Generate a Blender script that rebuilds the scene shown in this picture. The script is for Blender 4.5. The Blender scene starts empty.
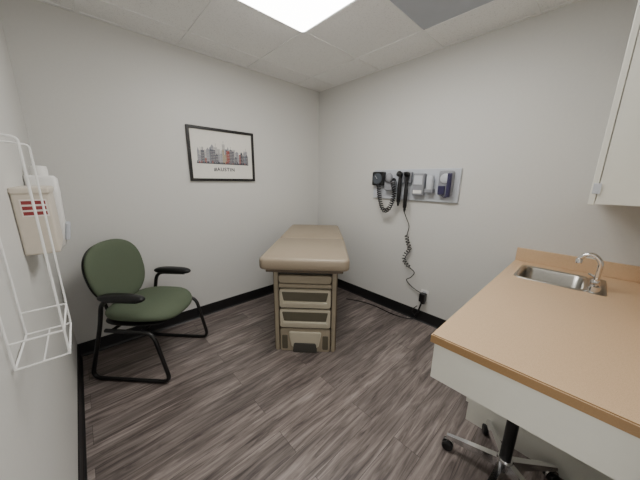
import bpy, bmesh, math, random
from mathutils import Vector, Matrix
random.seed(3)
C=bpy.context
col=C.scene.collection
V=Vector

# ------------------------------------------------------------ materials
def lin(c):
    c=c/255.0
    return c/12.92 if c<=0.04045 else ((c+0.055)/1.055)**2.4
def rgb(t): return (lin(t[0]),lin(t[1]),lin(t[2]),1)
def new_mat(name):
    m=bpy.data.materials.new(name);m.use_nodes=True
    nt=m.node_tree;b=nt.nodes['Principled BSDF']
    return m,nt,b
def mat(name,c,rough=0.5,metal=0.0,var=0.06,scale=30,bump=0.0,spec=0.5):
    m,nt,b=new_mat(name)
    b.inputs['Roughness'].default_value=rough
    b.inputs['Metallic'].default_value=metal
    b.inputs['Specular IOR Level'].default_value=spec
    tc=nt.nodes.new('ShaderNodeTexCoord')
    n=nt.nodes.new('ShaderNodeTexNoise');n.inputs['Scale'].default_value=scale;n.inputs['Detail'].default_value=4
    nt.links.new(tc.outputs['Object'],n.inputs['Vector'])
    r=nt.nodes.new('ShaderNodeValToRGB')
    k=rgb(c)
    r.color_ramp.elements[0].position=0.3;r.color_ramp.elements[1].position=0.7
    r.color_ramp.elements[0].color=tuple(x*(1-var) for x in k[:3])+(1,)
    r.color_ramp.elements[1].color=tuple(min(1,x*(1+var)) for x in k[:3])+(1,)
    nt.links.new(n.outputs['Fac'],r.inputs['Fac'])
    nt.links.new(r.outputs['Color'],b.inputs['Base Color'])
    if bump>0:
        bp=nt.nodes.new('ShaderNodeBump');bp.inputs['Strength'].default_value=bump;bp.inputs['Distance'].default_value=0.002
        nt.links.new(n.outputs['Fac'],bp.inputs['Height']);nt.links.new(bp.outputs['Normal'],b.inputs['Normal'])
    return m
def emis(name,c,s):
    m,nt,b=new_mat(name)
    b.inputs['Base Color'].default_value=rgb((240,240,240))
    b.inputs['Emission Color'].default_value=rgb(c);b.inputs['Emission Strength'].default_value=s
    return m

M_wall=mat('wall_paint',(210,209,205),0.5,var=0.012,scale=60,bump=0.12,spec=0.4)
M_base=mat('black_rubber_cove',(20,20,22),0.45,var=0.1)
M_grid=mat('ceiling_grid_white',(236,236,234),0.5,var=0.01)
M_white=mat('white_laminate',(224,223,213),0.4,var=0.01)
M_whitep=mat('white_plastic',(232,231,228),0.35,var=0.01)
M_wire=mat('white_coated_wire',(240,240,238),0.35,var=0.01)
M_black=mat('black_plastic',(14,14,16),0.4,var=0.1)
M_blackm=mat('black_powder_coat',(16,15,16),0.35,var=0.1)
M_green=mat('green_upholstery',(90,100,82),0.85,var=0.12,scale=350,bump=0.35,spec=0.25)
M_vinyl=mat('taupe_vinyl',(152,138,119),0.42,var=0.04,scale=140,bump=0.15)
M_tbody=mat('table_plastic_taupe',(160,149,129),0.5,var=0.03)
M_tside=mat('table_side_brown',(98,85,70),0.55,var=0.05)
M_cream=mat('drawer_cream',(194,186,166),0.45,var=0.02)
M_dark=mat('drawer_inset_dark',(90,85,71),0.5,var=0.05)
M_foot=mat('footstep_rubber',(68,66,61),0.8,var=0.1,scale=120)
M_chrome=mat('chrome',(225,225,226),0.14,1.0,var=0.02)
M_steel=mat('stainless_steel',(172,170,164),0.3,1.0,var=0.05,scale=60)
M_gray=mat('gray_plastic',(138,140,146),0.45,var=0.03)
M_lgray=mat('board_light_gray',(192,196,203),0.4,var=0.02)
M_blue=mat('violet_probe_cap',(50,46,78),0.35,var=0.1)
M_tan=mat('sharps_beige',(208,199,185),0.45,var=0.03)
M_red=mat('label_red',(140,46,48),0.5)
M_label=mat('label_white',(228,222,214),0.5)
M_frame=mat('frame_black_wood',(20,18,18),0.4,var=0.15)
M_mat=mat('print_paper',(224,221,213),0.6,var=0.02)
M_panel=mat('ceiling_panel_gray',(176,181,189),0.6,var=0.03,scale=8)
M_seat=mat('black_vinyl',(24,24,26),0.4,var=0.1)
M_screen=mat('dial_face',(70,76,84),0.3)

def counter_mat():
    m,nt,b=new_mat('tan_laminate')
    tc=nt.nodes.new('ShaderNodeTexCoord');v=nt.nodes.new('ShaderNodeTexVoronoi');v.inputs['Scale'].default_value=420
    nt.links.new(tc.outputs['Object'],v.inputs['Vector'])
    r=nt.nodes.new('ShaderNodeValToRGB');e=r.color_ramp.elements
    e[0].position=0.0;e[0].color=rgb((184,151,117));e[1].position=0.5;e[1].color=rgb((212,182,147))
    nt.links.new(v.outputs['Distance'],r.inputs['Fac'])
    nt.links.new(r.outputs['Color'],b.inputs['Base Color'])
    b.inputs['Roughness'].default_value=0.42
    return m
M_counter=counter_mat()
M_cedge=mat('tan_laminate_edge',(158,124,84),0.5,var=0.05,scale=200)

def floor_mat():
    m,nt,b=new_mat('grey_wood_plank')
    N=nt.nodes.new;L=nt.links.new
    tc=N('ShaderNodeTexCoord')
    br=N('ShaderNodeTexBrick');br.offset=0.37;br.offset_frequency=2;br.squash=1
    br.inputs['Scale'].default_value=1;br.inputs['Brick Width'].default_value=1.22;br.inputs['Row Height'].default_value=0.15
    br.inputs['Mortar Size'].default_value=0.0010;br.inputs['Mortar Smooth'].default_value=0.0;br.inputs['Bias'].default_value=0.0
    br.inputs['Color1'].default_value=(0,0,0,1);br.inputs['Color2'].default_value=(1,1,1,1);br.inputs['Mortar'].default_value=(0.5,0.5,0.5,1)
    L(tc.outputs['Object'],br.inputs['Vector'])
    sep=N('ShaderNodeSeparateColor');L(br.outputs['Color'],sep.inputs['Color'])
    cmb=N('ShaderNodeCombineXYZ')
    mul=N('ShaderNodeMath');mul.operation='MULTIPLY';mul.inputs[1].default_value=37.0;L(sep.outputs['Red'],mul.inputs[0])
    L(mul.outputs[0],cmb.inputs['X']);L(mul.outputs[0],cmb.inputs['Z'])
    add=N('ShaderNodeVectorMath');add.operation='ADD';L(tc.outputs['Object'],add.inputs[0]);L(cmb.outputs[0],add.inputs[1])
    mp=N('ShaderNodeMapping');mp.inputs['Scale'].default_value=(1.6,20,1);L(add.outputs[0],mp.inputs['Vector'])
    n1=N('ShaderNodeTexNoise');n1.inputs['Scale'].default_value=1.6;n1.inputs['Detail'].default_value=9;n1.inputs['Roughness'].default_value=0.68;n1.inputs['Distortion'].default_value=1.0
    L(mp.outputs[0],n1.inputs['Vector'])
    mp2=N('ShaderNodeMapping');mp2.inputs['Scale'].default_value=(1.3,6,1);L(add.outputs[0],mp2.inputs['Vector'])
    n2=N('ShaderNodeTexNoise');n2.inputs['Scale'].default_value=1.5;n2.inputs['Detail'].default_value=3;L(mp2.outputs[0],n2.inputs['Vector'])
    r1=N('ShaderNodeValToRGB');e=r1.color_ramp.elements
    e[0].position=0.31;e[0].color=rgb((62,54,52));e[1].position=0.66;e[1].color=rgb((156,146,141))
    e.new(0.47).color=rgb((115,105,101))
    L(n1.outputs['Fac'],r1.inputs['Fac'])
    r2=N('ShaderNodeValToRGB');e=r2.color_ramp.elements
    e[0].position=0;e[0].color=(0.80,0.79,0.79,1);e[1].position=1;e[1].color=(1.14,1.13,1.12,1)
    L(sep.outputs['Red'],r2.inputs['Fac'])
    mx=N('ShaderNodeMix');mx.data_type='RGBA';mx.blend_type='MULTIPLY';mx.inputs[0].default_value=1
    L(r1.outputs['Color'],mx.inputs[6]);L(r2.outputs['Color'],mx.inputs[7])
    r3=N('ShaderNodeValToRGB');e=r3.color_ramp.elements
    e[0].position=0.35;e[0].color=(0.68,0.67,0.67,1);e[1].position=0.62;e[1].color=(1.1,1.1,1.1,1)
    L(n2.outputs['Fac'],r3.inputs['Fac'])
    mx2=N('ShaderNodeMix');mx2.data_type='RGBA';mx2.blend_type='MULTIPLY';mx2.inputs[0].default_value=1
    L(mx.outputs[2],mx2.inputs[6]);L(r3.outputs['Color'],mx2.inputs[7])
    mx3=N('ShaderNodeMix');mx3.data_type='RGBA';L(br.outputs['Fac'],mx3.inputs[0])
    L(mx2.outputs[2],mx3.inputs[6]);mx3.inputs[7].default_value=rgb((66,58,56))
    L(mx3.outputs[2],b.inputs['Base Color'])
    b.inputs['Roughness'].default_value=0.38;b.inputs['Specular IOR Level'].default_value=0.45
    bp=N('ShaderNodeBump');bp.inputs['Strength'].default_value=0.15;bp.inputs['Distance'].default_value=0.001
    L(n1.outputs['Fac'],bp.inputs['Height']);L(bp.outputs['Normal'],b.inputs['Normal'])
    return m
M_floor=floor_mat()
def ceil_mat():
    m,nt,b=new_mat('acoustic_tile')
    N=nt.nodes.new;L=nt.links.new
    tc=N('ShaderNodeTexCoord');n=N('ShaderNodeTexNoise');n.inputs['Scale'].default_value=150;n.inputs['Detail'].default_value=3
    L(tc.outputs['Object'],n.inputs['Vector'])
    r=N('ShaderNodeValToRGB');e=r.color_ramp.elements
    e[0].position=0.30;e[0].color=rgb((216,216,214));e[1].position=0.44;e[1].color=rgb((240,240,238))
    L(n.outputs['Fac'],r.inputs['Fac']);L(r.outputs['Color'],b.inputs['Base Color']);b.inputs['Roughness'].default_value=0.9
    return m
M_ceil=ceil_mat()

# ------------------------------------------------------------ mesh helpers
def link(o,parent=None):
    col.objects.link(o)
    if parent is not None: o.parent=parent
    return o
def empty(name,loc=(0,0,0),rz=0):
    e=bpy.data.objects.new(name,None);e.empty_display_size=0.1
    e.location=loc;e.rotation_euler=(0,0,rz);col.objects.link(e);return e
def finish(bm,name,parent,m,smooth=False,loc=None,rot=None):
    bmesh.ops.recalc_face_normals(bm,faces=bm.faces)
    me=bpy.data.meshes.new(name);bm.to_mesh(me);bm.free()
    for mm in (m if isinstance(m,(list,tuple)) else [m]): me.materials.append(mm)
    if smooth:
        for p in me.polygons:p.use_smooth=True
    o=bpy.data.objects.new(name,me);link(o,parent)
    if loc is not None:o.location=loc
    if rot is not None:o.rotation_euler=rot
    return o
def box(name,parent,c,s,m,bev=0.0,seg=2,rot=None):
    bm=bmesh.new();bmesh.ops.create_cube(bm,size=1)
    bmesh.ops.scale(bm,vec=V(s),verts=bm.verts)
    if bev>0: bmesh.ops.bevel(bm,geom=list(bm.edges),offset=bev,segments=seg,affect='EDGES',profile=0.5)
    return finish(bm,name,parent,m,loc=c,rot=rot)
def bx(name,parent,x0,x1,y0,y1,z0,z1,m,bev=0.0,seg=2):
    return box(name,parent,((x0+x1)/2,(y0+y1)/2,(z0+z1)/2),(abs(x1-x0),abs(y1-y0),abs(z1-z0)),m,bev,seg)
def loft(name,parent,rings,m,cap0=True,cap1=True,smooth=True,loc=None,rot=None,closed=True):
    bm=bmesh.new();R=[[bm.verts.new(p) for p in r] for r in rings];n=len(rings[0])
    for a,b in zip(R[:-1],R[1:]):
        for i in range(n if closed else n-1):
            j=(i+1)%n;bm.faces.new((a[i],a[j],b[j],b[i]))
    if cap0:bm.faces.new(list(reversed(R[0])))
    if cap1:bm.faces.new(R[-1])
    return finish(bm,name,parent,m,smooth,loc,rot)
def lathe(name,parent,prof,m,loc=(0,0,0),rot=None,n=28,smooth=True):
    rings=[[(max(r,.0004)*math.cos(2*math.pi*i/n),max(r,.0004)*math.sin(2*math.pi*i/n),z) for i in range(n)] for r,z in prof]
    o=loft(name,parent,rings,m,True,True,smooth,loc,rot)
    md=o.modifiers.new('es','EDGE_SPLIT');md.split_angle=math.radians(40)
    return o
def rrect(w,d,r,z,n=6,cx=0,cy=0):
    pts=[]
    for sx,sy,a0 in ((1,1,0),(-1,1,90),(-1,-1,180),(1,-1,270)):
        for i in range(n+1):
            a=math.radians(a0+90*i/n)
            pts.append((cx+sx*(w/2-r)+r*math.cos(a),cy+sy*(d/2-r)+r*math.sin(a),z))
    return pts
def fillet(pts,r,n=6,cyc=False):
    pts=[V(p) for p in pts];out=[];N=len(pts)
    for i,p in enumerate(pts):
        if not cyc and (i==0 or i==N-1): out.append(p);continue
        a=pts[i-1];b=pts[(i+1)%N]
        da=(a-p);db=(b-p);rr=min(r,da.length*.49,db.length*.49)
        s=p+da.normalized()*rr;e=p+db.normalized()*rr
        for k in range(n+1):
            t=k/n;out.append(s*(1-t)**2+p*2*t*(1-t)+e*t*t)
    return out
def tube(name,parent,pts,rad,m,r=0.0,cyc=False,loc=None,res=3):
    if r>0: pts=fillet(pts,r,cyc=cyc)
    cu=bpy.data.curves.new(name,'CURVE');cu.dimensions='3D';cu.bevel_depth=rad;cu.bevel_resolution=res;cu.use_fill_caps=True
    sp=cu.splines.new('POLY');sp.points.add(len(pts)-1)
    for q,p in zip(sp.points,pts): q.co=(p[0],p[1],p[2],1)
    sp.use_cyclic_u=cyc
    t=bpy.data.objects.new('tmp',cu);col.objects.link(t);C.view_layer.update()
    me=bpy.data.meshes.new_from_object(t.evaluated_get(C.evaluated_depsgraph_get()))
    bpy.data.objects.remove(t);bpy.data.curves.remove(cu)
    me.name=name;me.materials.clear();me.materials.append(m)
    for p in me.polygons:p.use_smooth=True
    o=bpy.data.objects.new(name,me);link(o,parent)
    if loc:o.location=loc
    return o
def smoothpath(ctrl,n=8):
    P=[V(p) for p in ctrl];P=[P[0]*2-P[1]]+P+[P[-1]*2-P[-2]];out=[]
    for i in range(1,len(P)-2):
        for k in range(n):
            t=k/n;a,b,c,d=P[i-1:i+3]
            out.append(.5*((2*b)+(-a+c)*t+(2*a-5*b+4*c-d)*t*t+(-a+3*b-3*c+d)*t**3))
    out.append(P[-2]);return out
def coil(ctrl,rad,pitch,steps_per=12):
    P=smoothpath(ctrl,14);out=[];ang=0
    for i in range(len(P)-1):
        a,b=P[i],P[i+1];T=(b-a).normalized();u=T.cross(V((1,0.2,0.1))).normalized();w=T.cross(u)
        L=(b-a).length;steps=max(2,int(L/pitch*steps_per))
        for k in range(steps):
            t=k/steps;ang+=2*math.pi*L/pitch/steps
            out.append(a.lerp(b,t)+u*rad*math.cos(ang)+w*rad*math.sin(ang))
    return out
def pillow(name,parent,fx,m,T,nr=12,na=56,bend=None,loc=None,rot=None,puff=0.5):
    bm=bmesh.new()
    def pt(k,i,s):
        rho=math.sin(math.pi/2*k/nr)
        x,y=fx(2*math.pi*i/na);x*=rho;y*=rho
        z=s*T/2*(max(0,1-rho**5))**puff
        if bend:z+=bend(x,y)
        return (x,y,z)
    top=[bm.verts.new(pt(0,0,1))];bot=[bm.verts.new(pt(0,0,-1))]
    TR=[];BR=[]
    for k in range(1,nr+1):
        TR.append([bm.verts.new(pt(k,i,1)) for i in range(na)])
        BR.append(TR[-1] if k==nr else [bm.verts.new(pt(k,i,-1)) for i in range(na)])
    for R,c in ((TR,top[0]),(BR,bot[0])):
        for i in range(na):
            j=(i+1)%na;bm.faces.new((c,R[0][i],R[0][j]))
        for a,b in zip(R[:-1],R[1:]):
            for i in range(na):
                j=(i+1)%na;bm.faces.new((a[i],b[i],b[j],a[j]))
    return finish(bm,name,parent,m,True,loc,rot)
def superell(a,b,n,taper=0.0):
    def f(t):
        c,s=math.cos(t),math.sin(t)
        x=a*math.copysign(abs(c)**(2/n),c);y=b*math.copysign(abs(s)**(2/n),s)
        return x*(1+taper*y/b),y
    return f

CX,CY,CZ=-2.344,-2.505,1.38
YAW=math.radians(46.95)
Fv=V((math.cos(YAW),math.sin(YAW),0));Rv=V((math.sin(YAW),-math.cos(YAW),0))

# ------------------------------------------------------------ room
XL,YB,H=-2.53,-2.79,2.44
YK=.05
ym=(YB+YK)/2;yl=YK-YB
box('floor',None,((XL)/2,ym,-0.05),(abs(XL)+.2,yl+.2,0.1),M_floor)
box('ceiling',None,(XL/2,ym,H+.05),(abs(XL)+.2,yl+.2,0.1),M_ceil)
box('wall_back',None,(XL/2,YK+.05,H/2),(abs(XL)+.2,.1,H),M_wall)
box('wall_right',None,(.05,ym,H/2),(.1,yl,H),M_wall)
box('wall_left',None,(XL-.05,ym,H/2),(.1,yl,H),M_wall)
box('wall_front',None,(XL/2,YB-.05,H/2),(abs(XL)+.2,.1,H),M_wall)
bh=.112
def cove(name,p0,p1,inward):
    p0=V(p0);p1=V(p1);iw=V(inward)
    prof=[(0.0,0),(0.016,0),(0.009,.006),(0.005,.02),(0.005,bh-.004),(0.003,bh),(0.0,bh)]
    rings=[[tuple(p+iw*a+V((0,0,z))) for a,z in prof] for p in (p0,p1)]
    return loft(name,None,rings,M_base,smooth=False)
cove('baseboard_back',(XL,YK,0),(0,YK,0),(0,-1,0))
cove('baseboard_right',(0,YK,0),(0,-2.19,0),(-1,0,0))
cove('baseboard_left',(XL,YK,0),(XL,YB,0),(1,0,0))
xs=[-.35,-.96,-1.57,-2.18];ys=[-.21,-.82,-1.43,-2.04,-2.65]
bm=bmesh.new()
def addbox(bm,x0,x1,y0,y1,z0,z1):
    r=bmesh.ops.create_cube(bm,size=1)
    for v in r['verts']: v.co=V(((x0+x1)/2+v.co.x*(x1-x0),(y0+y1)/2+v.co.y*(y1-y0),(z0+z1)/2+v.co.z*(z1-z0)))
for x in xs:addbox(bm,x-.012,x+.012,YB,YK,H-.006,H)
for y in ys:addbox(bm,XL,0,y-.012,y+.012,H-.0055,H)
addbox(bm,XL,0,YK-.022,YK,H-.007,H);addbox(bm,XL,0,YB,YB+.022,H-.007,H)
addbox(bm,-.022,0,YB,YK,H-.0065,H);addbox(bm,XL,XL+.022,YB,YK,H-.0065,H)
finish(bm,'trim_ceiling_grid',None,M_grid)
L=empty('ceiling_light',(-1.265,-1.43,H))
M_em=emis('light_diffuser',(255,253,249),15.5)
loft('diffuser',L,[rrect(.575,1.185,.02,-.004),rrect(.575,1.185,.02,-.012),rrect(.54,1.15,.02,-.030)],M_em,smooth=False)
for nm,c,s in (('frame_1',(-.293,0,-.009),(.022,1.2,.016)),('frame_2',(.293,0,-.009),(.022,1.2,.016)),('frame_3',(0,.598,-.009),(.6,.016,.016)),('frame_4',(0,-.598,-.009),(.6,.016,.016))):
    box(nm,L,c,s,M_grid)
P=empty('ceiling_vent_panel',(-.655,-1.735,H))
box('panel',P,(0,0,-.006),(.575,.575,.006),M_panel,.002)
for nm,c,s in (('rim_1',(-.293,0,-.007),(.018,.6,.013)),('rim_2',(.293,0,-.007),(.018,.6,.013)),('rim_3',(0,.293,-.007),(.6,.018,.013)),('rim_4',(0,-.293,-.007),(.6,.018,.013))):
    box(nm,P,c,s,M_grid)

# ------------------------------------------------------------ framed print
pf=empty('framed_city_print',(-1.262,YK,1.598))
W,Hh=.645,.48
for nm,c,s in (('frame_top',(0,-.012,Hh/2-.012),(W,.022,.024)),('frame_bottom',(0,-.012,-Hh/2+.012),(W,.022,.024)),('frame_left',(-W/2+.012,-.012,0),(.024,.022,Hh-.04)),('frame_right',(W/2-.012,-.012,0),(.024,.022,Hh-.04))):
    box(nm,pf,c,s,M_frame,.002)
box('print',pf,(0,-.006,0),(W-.03,.008,Hh-.03),M_mat)
ink=[mat('ink_%d'%i,c,.7) for i,c in enumerate([(98,98,106),(146,146,152),(62,64,74),(146,76,70),(160,146,118),(112,122,134),(184,182,178)])]
bm=bmesh.new()
def flat(bm,pts,mi,y=-.0105):
    f=bm.faces.new([bm.verts.new((x,y,z)) for x,z in pts]);f.material_index=mi
zb=-.075
for layer,(hs,cols) in enumerate((((.10,.18),(1,6,1,6,5)),((.05,.15),(0,1,2,5,0,3,1,4,0,1)))):
    x=-.245;k=0
    while x<.235:
        w=random.uniform(.014,.032);h=random.uniform(*hs)*(1.08-abs(x)*1.5)
        mi=random.choice(cols);yy=-.0105-.0002*(k%4)-.0012*layer
        flat(bm,[(x,zb),(x+w,zb),(x+w,zb+h),(x,zb+h)],mi,yy)
        if k%3==0: flat(bm,[(x,zb+h),(x+w,zb+h),(x+w/2,zb+h+random.uniform(.012,.035))],mi,yy)
        if k%3==1: flat(bm,[(x+w/2-.001,zb+h),(x+w/2+.001,zb+h),(x+w/2+.001,zb+h+.03),(x+w/2-.001,zb+h+.03)],2,yy)
        for r in range(int(h/.014)):
            zz=zb+.006+r*.014
            flat(bm,[(x+.003,zz),(x+w-.003,zz),(x+w-.003,zz+.003),(x+.003,zz+.003)],6 if mi!=6 else 1,yy-.0003)
        x+=w*random.uniform(.8,1.2);k+=1
flat(bm,[(-.255,zb-.006),(.255,zb-.006),(.255,zb),(-.255,zb)],2,-.0128)
for i in range(30):
    xx=-.25+i*.0165+random.uniform(-.003,.003);hh=random.uniform(.008,.026)
    flat(bm,[(xx,zb-.002),(xx+.012,zb-.002),(xx+.009,zb+hh),(xx+.003,zb+hh)],random.choice([2,0,3,0,2]),-.0131)
sk=finish(bm,'skyline',pf,ink)
tx=bpy.data.curves.new('t','FONT');tx.body='#AUSTIN';tx.size=.046;tx.align_x='CENTER';tx.extrude=.0004;tx.offset=.001;tx.space_character=1.15
to=bpy.data.objects.new('t',tx);col.objects.link(to);C.view_layer.update()
tm=bpy.data.meshes.new_from_object(to.evaluated_get(C.evaluated_depsgraph_get()));bpy.data.objects.remove(to)
tm.materials.clear();tm.materials.append(ink[2])
t2=bpy.data.objects.new('lettering',tm);link(t2,pf);t2.location=(0,-.0112,-.145);t2.rotation_euler=(math.pi/2,0,0)

# ------------------------------------------------------------ exam table
tp=V((CX,CY,0))+Fv*1.845+Rv*(-.112)
T=empty('exam_table',tuple(tp),YAW-math.pi/2-math.radians(2.6))
def cushion(name,y0,y1,w0,w1,z0,th,tilt0=0,tilt1=0,r=.05):
    L_=y1-y0
    rings=[]
    for (ins,z) in ((.016,0),(.004,.006),(0,.018),(0,th-.022),(.006,th-.008),(.022,th)):
        ring=[]
        for (x,y,_) in rrect((w0)-2*ins,L_-2*ins,max(.012,r-ins),0,8):
            t=(y+L_/2)/L_;ww=(w0+(w1-w0)*t)/w0
            ring.append((x*ww,(y0+y1)/2+y,z0+z+tilt0+(tilt1-tilt0)*t))
        rings.append(ring)
    o=loft(name,T,rings,M_vinyl)
    md=o.modifiers.new('es','EDGE_SPLIT');md.split_angle=math.radians(50)
    return o
cushion('seat_cushion',-.10,.60,.67,.645,.735,.09)
cushion('back_cushion',.603,1.15,.645,.55,.735,.09,0,.04)
bx('deck',T,-.29,.29,-.06,.95,.705,.74,M_tside,.006)
def prism(name,prof,x0,x1,m,bev=0):
    bm=bmesh.new()
    a=[bm.verts.new((x0,y,z)) for y,z in prof];b=[bm.verts.new((x1,y,z)) for y,z in prof]
    n=len(prof);bm.faces.new(a);bm.faces.new(list(reversed(b)))
    for i in range(n):bm.faces.new((a[i],b[i],b[(i+1)%n],a[(i+1)%n]))
    if bev:
        bmesh.ops.bevel(bm,geom=list(bm.edges),offset=bev,segments=2,affect='EDGES')
    return finish(bm,name,T,m)
prism('body',[(.03,.03),(.92,.03),(.92,.55),(.95,.715),(.03,.715)],-.225,.225,M_tside,.006)
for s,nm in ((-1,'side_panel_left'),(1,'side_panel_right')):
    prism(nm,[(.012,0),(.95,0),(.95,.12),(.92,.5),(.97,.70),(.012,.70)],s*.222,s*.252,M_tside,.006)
for s,nm in ((-1,'front_rim_left'),(1,'front_rim_right')):
    prism(nm,[(-.004,0),(.05,0),(.05,.70),(-.004,.70)],s*.212,s*.243,M_tbody,.006)
def front_panel(nm,z0,z1,w0,w1,y,m,th=.03,r=.02):
    rings=[]
    for ins,dy in ((0,th),(0,.006),(.005,0)):
        ring=[]
        for (x,z,_) in rrect(w0-2*ins,(z1-z0)-2*ins,max(.004,r-ins),0,5):
            t=(z+(z1-z0)/2)/(z1-z0);ww=(w0+(w1-w0)*t)/w0
            ring.append((x*ww,y+dy,(z0+z1)/2+z))
        rings.append(ring)
    o=loft(nm,T,rings,m);md=o.modifiers.new('es','EDGE_SPLIT');md.split_angle=math.radians(35);return o
front_panel('pan_tray',.60,.665,.40,.42,-.012,M_tbody,.04)
front_panel('pan_gap',.668,.706,.42,.42,.008,M_foot,.02,.006)
front_panel('stirrup_cover',.56,.592,.42,.41,-.006,M_tbody,.03,.01)
for i,(z0,z1) in enumerate(((.392,.548),(.218,.378))):
    front_panel('drawer_%d'%(i+1),z0,z1,.405,.405,-.012,M_cream,.05,.02)
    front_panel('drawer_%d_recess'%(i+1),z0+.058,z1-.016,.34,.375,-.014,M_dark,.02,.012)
    front_panel('drawer_%d_grip'%(i+1),z0+.030,z0+.060,.37,.35,-.026,M_cream,.02,.01)
    front_panel('drawer_%d_reveal'%(i+1),z0-.012,z0+.001,.41,.41,.004,M_foot,.02,.004)
front_panel('base_panel',.0,.205,.41,.405,-.006,M_tbody,.05,.02)
front_panel('step_face',.045,.185,.22,.27,-.020,M_cream,.03,.02)
front_panel('step_recess',.0,.088,.20,.18,-.026,M_foot,.03,.015)
front_panel('base_notch_left',.02,.15,.05,.05,-.010,M_dark,.03,.012).location.x=-.165
front_panel('base_notch_right',.02,.15,.05,.05,-.010,M_dark,.03,.012).location.x=.165

# ------------------------------------------------------------ guest chair (local +x = forward)
ch=empty('guest_armchair',(-2.078,-.345,0),math.radians(-46.5))
for s,nm in ((1,'left'),(-1,'right')):
    y=s*.262
    tube('frame_'+nm,ch,[(.13,y,.608),(-.11,y,.608),(-.150,y,.43),(-.285,y,.014),(.285,y,.014),(.205,y,.390),(-.12,y,.390)],.0135,M_blackm,.07)
    pillow('arm_pad_'+nm,ch,superell(.155,.034,3.2),M_black,.050,bend=lambda x,yy:-.25*x*x,loc=(.03,y,.632))
for i,x in enumerate((.12,-.08)):
    tube('crossbar_%d'%(i+1),ch,[(x,-.262,.390),(x,.262,.390)],.011,M_blackm)
tube('back_support',ch,[(-.02,-.09,.39),(-.25,-.09,.405),(-.295,-.09,.67)],.011,M_blackm,.06)
tube('back_support_2',ch,[(-.02,.09,.39),(-.25,.09,.405),(-.295,.09,.67)],.011,M_blackm,.06)
pillow('seat_pan',ch,superell(.225,.235,3.2),M_blackm,.03,loc=(.0,0,.415),bend=lambda x,y:-max(0,x-.1)**2*1.2)
pillow('seat',ch,superell(.25,.245,2.8),M_green,.10,loc=(.02,0,.463),bend=lambda x,y:-max(0,x-.08)**2*1.3+.14*y*y)
bk=pillow('backrest',ch,superell(.232,.23,2.4,.04),M_green,.07,bend=lambda x,y:.5*x*x+.25*y*y)
bk.rotation_euler=Matrix(((0,-.20,.98),(1,0,0),(0,.98,.20))).to_euler()
bk.location=(-.225,0,.712)
bs=pillow('backrest_shell',ch,superell(.222,.22,2.4,.04),M_blackm,.03,bend=lambda x,y:.5*x*x+.25*y*y)
bs.rotation_euler=bk.rotation_euler;bs.location=(-.257,0,.707)

# ------------------------------------------------------------ counter
CT=.815;cy0,cy1=-2.165,YB;cx0=-1.44
K=empty('sink_counter',(0,0,0))
bm=bmesh.new();addbox(bm,cx0,-.001,cy1+.001,cy0,CT-.034,CT)
bmesh.ops.bevel(bm,geom=[e for e in bm.edges if all(abs(v.co.z-CT)<1e-4 for v in e.verts)],offset=.004,segments=2,affect='EDGES')
top=finish(bm,'countertop',K,[M_counter,M_cedge])
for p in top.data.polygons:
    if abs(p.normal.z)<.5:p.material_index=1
sx,sy=-.285,-2.395;sw,sd=.33,.33
cut=loft('cutter',None,[rrect(sw-.04,sd-.04,.05,CT-.2,6,sx,sy),rrect(sw-.04,sd-.04,.05,CT+.1,6,sx,sy)],M_counter)
md=top.modifiers.new('b','BOOLEAN');md.object=cut;md.operation='DIFFERENCE';md.solver='EXACT'
C.view_layer.update()
nm_=bpy.data.meshes.new_from_object(top.evaluated_get(C.evaluated_depsgraph_get()))
top.modifiers.clear();top.data=nm_;bpy.data.objects.remove(cut)
bx('side_splash',K,-.020,-.001,YB+.001,cy0,CT,CT+.095,M_counter,.003)
bx('back_splash',K,cx0,-.020,YB+.001,YB+.020,CT,CT+.095,M_counter,.003)
bx('apron_end',K,cx0+.012,cx0+.03,YB+.001,cy0-.012,.625,CT-.034,M_white)
bx('apron_front',K,cx0+.03,-.85,cy0-.030,cy0-.012,.625,CT-.034,M_white)
bx('base_side',K,-.85,-.832,YB+.001,-2.20,0.0,CT-.034,M_white)
bx('base_side_right',K,-.020,-.002,YB+.001,-2.20,.0,CT-.034,M_white)
bx('base_front_rail',K,-.832,-.020,-2.218,-2.20,.70,CT-.034,M_white)
bx('base_floor',K,-.832,-.02,YB+.001,-2.22,.09,.108,M_white)
bx('toe_kick',K,-.832,-.02,-2.27,-2.255,0,.09,M_base)
bx('cabinet_door_left',K,-.828,-.430,-2.20,-2.182,.10,.695,M_white,.002)
bx('cabinet_door_right',K,-.426,-.024,-2.20,-2.182,.10,.695,M_white,.002)
for i,x in enumerate((-.47,-.385)):
    tube('cabinet_pull_%d'%(i+1),K,[(x,-2.182,.60),(x,-2.155,.60),(x,-2.155,.68),(x,-2.182,.68)],.004,M_chrome,.012)
S=empty('sink',(sx,sy,CT))
rings=[rrect(sw,sd,.04,.0005),rrect(sw-.004,sd-.004,.04,.004),rrect(sw-.03,sd-.03,.045,.004),rrect(sw-.05,sd-.05,.045,-.004),rrect(sw-.06,sd-.06,.05,-.12),rrect(sw-.10,sd-.10,.05,-.15),rrect(.06,.06,.029,-.155)]
o=loft('basin',S,rings,M_steel,cap0=False,cap1=True)
o2=loft('deck_ledge',S,[rrect(sw,.075,.02,.0006,6,0,-.195),rrect(sw-.004,.071,.02,.0042,6,0,-.195)],M_steel)
lathe('drain',S,[(.0,-.153),(.034,-.153),(.036,-.1505),(.026,-.150),(.022,-.152),(0,-.152)],M_chrome)
Fa=empty('faucet',(sx-.085,sy-.185,CT+.004))
lathe('base_flange',Fa,[(.026,0),(.026,.008),(.018,.014),(.016,.045),(.013,.05)],M_chrome)
tube('spout',Fa,smoothpath([(0,0,.045),(0,0,.12),(0,.004,.155),(0,.032,.184),(0,.062,.180),(0,.080,.160),(0,.083,.148)]),.0115,M_chrome)
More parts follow.
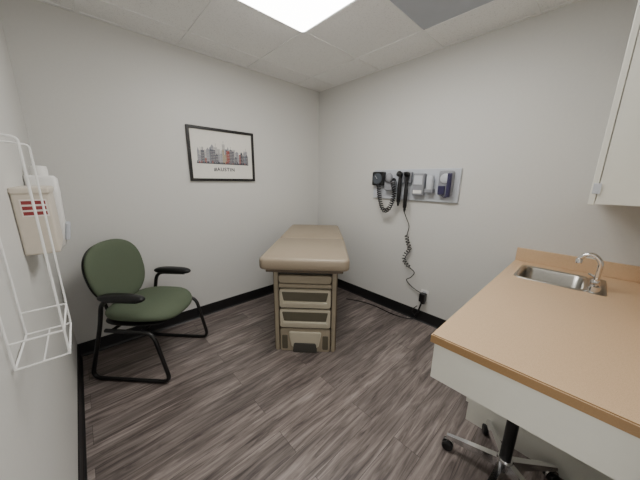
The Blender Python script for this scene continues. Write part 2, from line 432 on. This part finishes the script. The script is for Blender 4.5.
lathe('aerator',Fa,[(.014,0),(.014,.022),(.0115,.026)],M_chrome,loc=(0,.083,.130))
lathe('lever_base',Fa,[(.020,0),(.020,.03),(.012,.036)],M_chrome,loc=(.075,0,0))
tube('lever',Fa,[(.075,0,.034),(.075,.0,.046),(.115,.03,.052)],.006,M_chrome,.01)
lathe('lever_base_2',Fa,[(.020,0),(.020,.03),(.012,.036)],M_chrome,loc=(-.050,0,0))
tube('lever_2',Fa,[(-.050,0,.034),(-.050,.0,.046),(-.075,.02,.050)],.006,M_chrome,.01)

# ------------------------------------------------------------ upper cabinet
U=empty('upper_cabinet',(0,0,0))
ux0,ux1,uz0,uz1,uy=-.85,-.002,1.30,2.05,-2.482
bx('carcass_left',U,ux0,ux0+.018,YB+.001,uy-.02,uz0,uz1,M_white)
bx('carcass_right',U,ux1-.018,ux1,YB+.001,uy-.02,uz0,uz1,M_white)
bx('carcass_bottom',U,ux0+.018,ux1-.018,YB+.001,uy-.02,uz0,uz0+.018,M_white)
bx('carcass_top',U,ux0+.018,ux1-.018,YB+.001,uy-.02,uz1-.018,uz1,M_white)
bx('shelf',U,ux0+.018,ux1-.018,YB+.001,uy-.03,1.65,1.668,M_white)
bx('door_left',U,ux0-.002,-.428,uy-.018,uy,uz0-.003,uz1,M_white,.002)
bx('door_right',U,-.424,ux1,uy-.018,uy,uz0-.003,uz1,M_white,.002)
for i,z in enumerate((uz0+.06,uz1-.06)):
    bx('hinge_%d'%(i+1),U,ux0-.005,ux0-.001,uy-.026,uy-.004,z-.02,z+.02,M_lgray,.001)

# ------------------------------------------------------------ rolling stool
st=empty('rolling_stool',(-1.068,-2.425,0),math.radians(28))
for i in range(5):
    a=2*math.pi*i/5;c,s=math.cos(a),math.sin(a)
    rings=[]
    for r_,w,z0,z1 in ((.03,.020,.075,.120),(.15,.016,.072,.102),(.245,.012,.068,.086)):
        rings.append([(r_*c-s*w,r_*s+c*w,z0),(r_*c+s*w,r_*s-c*w,z0),(r_*c+s*w*.7,r_*s-c*w*.7,z1),(r_*c-s*w*.7,r_*s+c*w*.7,z1)])
    loft('leg_%d'%(i+1),st,rings,M_chrome,smooth=False)
    px_,py_=.235*c,.235*s
    lathe('caster_stem_%d'%(i+1),st,[(.008,0),(.008,.03)],M_chrome,loc=(px_,py_,.045),n=12)
    for k,sd_ in enumerate((-1,1)):
        d=V((-s,c,0))*.014*sd_
        w=lathe('caster_%d_wheel_%d'%(i+1,k+1),st,[(.010,-.009),(.022,-.009),(.026,-.005),(.026,.005),(.022,.009),(.010,.009)],M_black,loc=(px_+d.x,py_+d.y,.026),n=20)
        w.rotation_euler=V((-s,c,0)).to_track_quat('Z','Y').to_euler()
    h=lathe('caster_hood_%d'%(i+1),st,[(.022,-.004),(.029,-.004),(.029,.004),(.022,.004)],M_chrome,loc=(px_,py_,.030),n=20)
    h.rotation_euler=V((-s,c,0)).to_track_quat('Z','Y').to_euler()
lathe('hub',st,[(.034,.07),(.036,.115),(.028,.13)],M_chrome)
lathe('gas_column',st,[(.023,.12),(.023,.34),(.014,.342),(.014,.53)],M_black)
lathe('seat_plate',st,[(.09,.525),(.09,.54)],M_black)
lathe('seat',st,[(.150,.54),(.170,.55),(.173,.58),(.165,.60),(.14,.61),(.0,.612)],M_seat,n=40)

# ------------------------------------------------------------ diagnostic wall station
D=empty('diagnostic_wall_station',(0,0,0))
by0,by1,bz0,bz1=-1.71,-.85,1.20,1.49
bx('board',D,-.022,-.001,by0,by1,bz0,bz1,M_lgray,.006,3)
bx('gauge_body',D,-.075,-.022,-1.00,-.86,1.33,1.47,M_black,.014,3)
lathe('gauge_face',D,[(.054,0),(.054,.004),(.048,.006),(0,.006)],M_screen,loc=(-.075,-.93,1.40),rot=(0,-math.pi/2,0))
tube('gauge_needle',D,[(-.0825,-.93,1.40),(-.0825,-.905,1.43)],.0015,M_whitep)
bx('cuff_basket',D,-.085,-.022,-1.13,-1.02,1.285,1.38,M_gray,.012,3)
lathe('inflation_bulb',D,[(.012,0),(.030,.018),(.036,.045),(.030,.075),(.012,.095)],M_gray,loc=(-.085,-1.075,1.36))
pillow('blood_pressure_cuff',D,superell(.045,.05,3),M_black,.05,loc=(-.050,-1.07,1.385))
tube('cuff_hose',D,coil([(-.075,-.95,1.335),(-.09,-.985,1.20),(-.095,-1.04,1.09),(-.10,-1.11,1.12),(-.09,-1.145,1.26),(-.08,-1.11,1.38)],.018,.022),.0055,M_black,res=1)
for i,y in enumerate((-1.19,-1.262)):
    bx('handle_cradle_%d'%(i+1),D,-.06,-.022,y-.030,y+.030,1.36,1.465,M_gray,.008)
    dz=-.05*(i)
    lathe('scope_handle_%d'%(i+1),D,[(.012,0),(.018,.01),(.0195,.17),(.017,.19),(.014,.24)],M_black,loc=(-.078,y,1.175+dz),n=20)
    lathe('scope_head_%d'%(i+1),D,[(.024,0),(.027,.02),(.018,.045),(.007,.065)] if i else [(.017,0),(.027,.01),(.027,.04),(.013,.052)],M_black,loc=(-.070,y,1.435),rot=(0,-math.pi/2*.8,0),n=20)
    lathe('scope_neck_%d'%(i+1),D,[(.013,0),(.016,.075)],M_black,loc=(-.078,y,1.365),n=16)
    lathe('handle_base_%d'%(i+1),D,[(.006,0),(.012,.02),(.012,.035)],M_black,loc=(-.078,y,1.14+dz),n=16)
bx('control_unit',D,-.075,-.022,-1.425,-1.315,1.25,1.45,M_gray,.012,3)
bx('control_window',D,-.078,-.074,-1.41,-1.33,1.35,1.43,M_lgray,.001)
bx('control_label',D,-.078,-.074,-1.41,-1.33,1.27,1.30,M_whitep,.001)
lathe('specula_dispenser',D,[(.028,0),(.030,.01),(.030,.11),(.025,.12)],M_lgray,loc=(-.06,-1.475,1.31))
bx('dispenser_base',D,-.085,-.022,-1.512,-1.438,1.28,1.315,M_gray,.006)
bx('thermometer_body',D,-.065,-.022,-1.665,-1.545,1.26,1.47,M_gray,.016,3)
lathe('thermometer_dial',D,[(.040,0),(.040,.010),(.034,.014),(0,.014)],M_lgray,loc=(-.065,-1.605,1.405),rot=(0,-math.pi/2,0))
bx('thermometer_probe_well',D,-.085,-.064,-1.66,-1.625,1.25,1.45,M_blue,.006)
bx('thermometer_probe_box',D,-.080,-.064,-1.612,-1.555,1.27,1.345,M_blue,.005)
tube('thermometer_cord',D,coil([(-.075,-1.64,1.45),(-.095,-1.66,1.38),(-.09,-1.655,1.28),(-.075,-1.62,1.25),(-.07,-1.59,1.27)],.006,.011,8),.0025,M_blue,res=1)
tube('power_cord_upper',D,smoothpath([(-.078,-1.262,1.09),(-.05,-1.275,1.03),(-.03,-1.30,.95),(-.028,-1.285,.86)]),.004,M_black)
tube('coiled_cord_a',D,coil([(-.035,-1.285,.86),(-.035,-1.30,.80),(-.038,-1.33,.73),(-.038,-1.29,.66),(-.038,-1.285,.60),(-.038,-1.35,.54)],.017,.028),.0042,M_black,res=1)
tube('power_cord_lower',D,smoothpath([(-.038,-1.35,.54),(-.03,-1.40,.50),(-.03,-1.37,.44),(-.035,-1.33,.40),(-.03,-1.40,.34),(-.035,-1.50,.31)]),.0042,M_black)

# ------------------------------------------------------------ outlet
O=empty('power_outlet',(0,-1.515,.285))
box('cover_plate',O,(-.004,0,0),(.007,.075,.118),M_whitep,.002)
box('socket_upper',O,(-.008,0,.027),(.004,.034,.034),M_lgray,.001)
box('socket_lower',O,(-.008,0,-.027),(.004,.034,.034),M_lgray,.001)
Q=empty('power_adapter',(0,-1.515,.285))
box('brick',Q,(-.038,.0,-.01),(.055,.055,.085),M_black,.006)
box('plug',Q,(-.030,-.002,-.062),(.038,.035,.03),M_black,.006)
tube('adapter_lead',Q,smoothpath([(-.05,0,-.07),(-.05,.01,-.12),(-.035,.03,-.19),(-.03,.06,-.225),(-.03,.10,-.19),(-.03,.05,-.12)]),.004,M_black)
fc=[(-.03,-1.50,.20),(-.04,-1.47,.08),(-.05,-1.42,.008),(-.10,-1.25,.006),(-.09,-1.0,.006),(-.13,-.82,.006),(-.20,-.68,.006)]
tube('table_power_cable',None,smoothpath(fc),.0055,M_black)

# ------------------------------------------------------------ wire holder
G=empty('wire_glove_box_holder',(XL,0,0))
gy0,gy1,gz0,gz1,gd=-1.605,-1.405,.915,1.475,.103
R_=.0026
for i,z in enumerate((gz0,gz1)):
    tube('wall_frame_h%d'%i,G,[(.006,gy0,z),(.006,gy1,z)],R_,M_wire)
for i,y in enumerate((gy0,gy1)):
    tube('side_loop_%d'%(i+1),G,[(.006,y,gz0),(gd,y,gz0),(gd,y,gz1-.01),(.006,y,gz1)],R_,M_wire,.010)
    tube('wall_upright_%d'%(i+1),G,[(.006,y,gz0),(.006,y,gz1)],R_,M_wire)
tube('shelf_wire',G,[(.055,gy0,gz0),(.055,gy1,gz0)],R_*.8,M_wire)
tube('front_bottom_rail',G,[(gd,gy0,gz0),(gd,gy1,gz0)],R_,M_wire)
tube('front_lower_rail',G,[(gd,gy0,gz0+.07),(gd,gy1,gz0+.07)],R_,M_wire)
for i,y in enumerate((gy0,gy1)):
    tube('side_rail_%d'%(i+1),G,[(.006,y,gz0+.07),(gd,y,gz0+.07)],R_,M_wire)
SH=empty('sharps_container',(XL,-.94,1.21))
box('cabinet_body',SH,(.050,0,0),(.098,.27,.25),M_tan,.008,3)
box('lid',SH,(.052,0,.118),(.104,.28,.025),M_tan,.006)
box('warning_label_end',SH,(.055,-.1355,.055),(.07,.001,.065),M_label)
for i in range(3): box('label_stripe_%d'%(i+1),SH,(.055,-.1364,.075-i*.02),(.062,.001,.013),M_red)
SA=empty('hand_sanitizer_dispenser',(XL,-.60,1.20))
rings=[]
for z,w,d in ((-.19,.05,.07),(-.17,.075,.095),(-.05,.10,.108),(.10,.11,.112),(.17,.11,.112),(.185,.095,.10)):
    rings.append([(x+.002+d/2,y,z) for x,y,_ in rrect(d,w,.018,0,5)])
loft('housing',SA,rings,M_whitep)
box('push_bar',SA,(.112,0,-.10),(.02,.08,.09),M_lgray,.006,rot=(0,.15,0))
lathe('bottle_cap',SA,[(.03,0),(.032,.02),(.03,.045),(.0,.05)],M_whitep,loc=(.055,-.0,.185))

# ------------------------------------------------------------ unseen fill lamp added at the front wall to brighten the room
al=bpy.data.lights.new('added_fill_light','AREA');al.shape='RECTANGLE';al.size=.8;al.size_y=1.9;al.energy=5;al.color=(1,.98,.95)
ao=bpy.data.objects.new('added_fill_light',al);col.objects.link(ao);ao.location=(-2.02,YB+.01,1.05)
ao.rotation_euler=V((0,1,0)).to_track_quat('-Z','Z').to_euler()
w=bpy.data.worlds.new('world');w.use_nodes=True;w.node_tree.nodes['Background'].inputs[0].default_value=(.8,.85,.9,1);w.node_tree.nodes['Background'].inputs[1].default_value=.3;C.scene.world=w
cam=bpy.data.cameras.new('camera');co=bpy.data.objects.new('camera',cam);col.objects.link(co)
cam.sensor_width=36;cam.sensor_fit='HORIZONTAL';cam.lens=36*255/640;cam.clip_start=.01
co.location=(CX,CY,CZ)
pit=math.radians(13.25)
fwd=V((Fv.x*math.cos(pit),Fv.y*math.cos(pit),-math.sin(pit)))
qr=fwd.to_track_quat('-Z','Y').to_matrix() @ Matrix.Rotation(math.radians(.7),3,'Z')
co.rotation_euler=qr.to_euler()
C.scene.camera=co
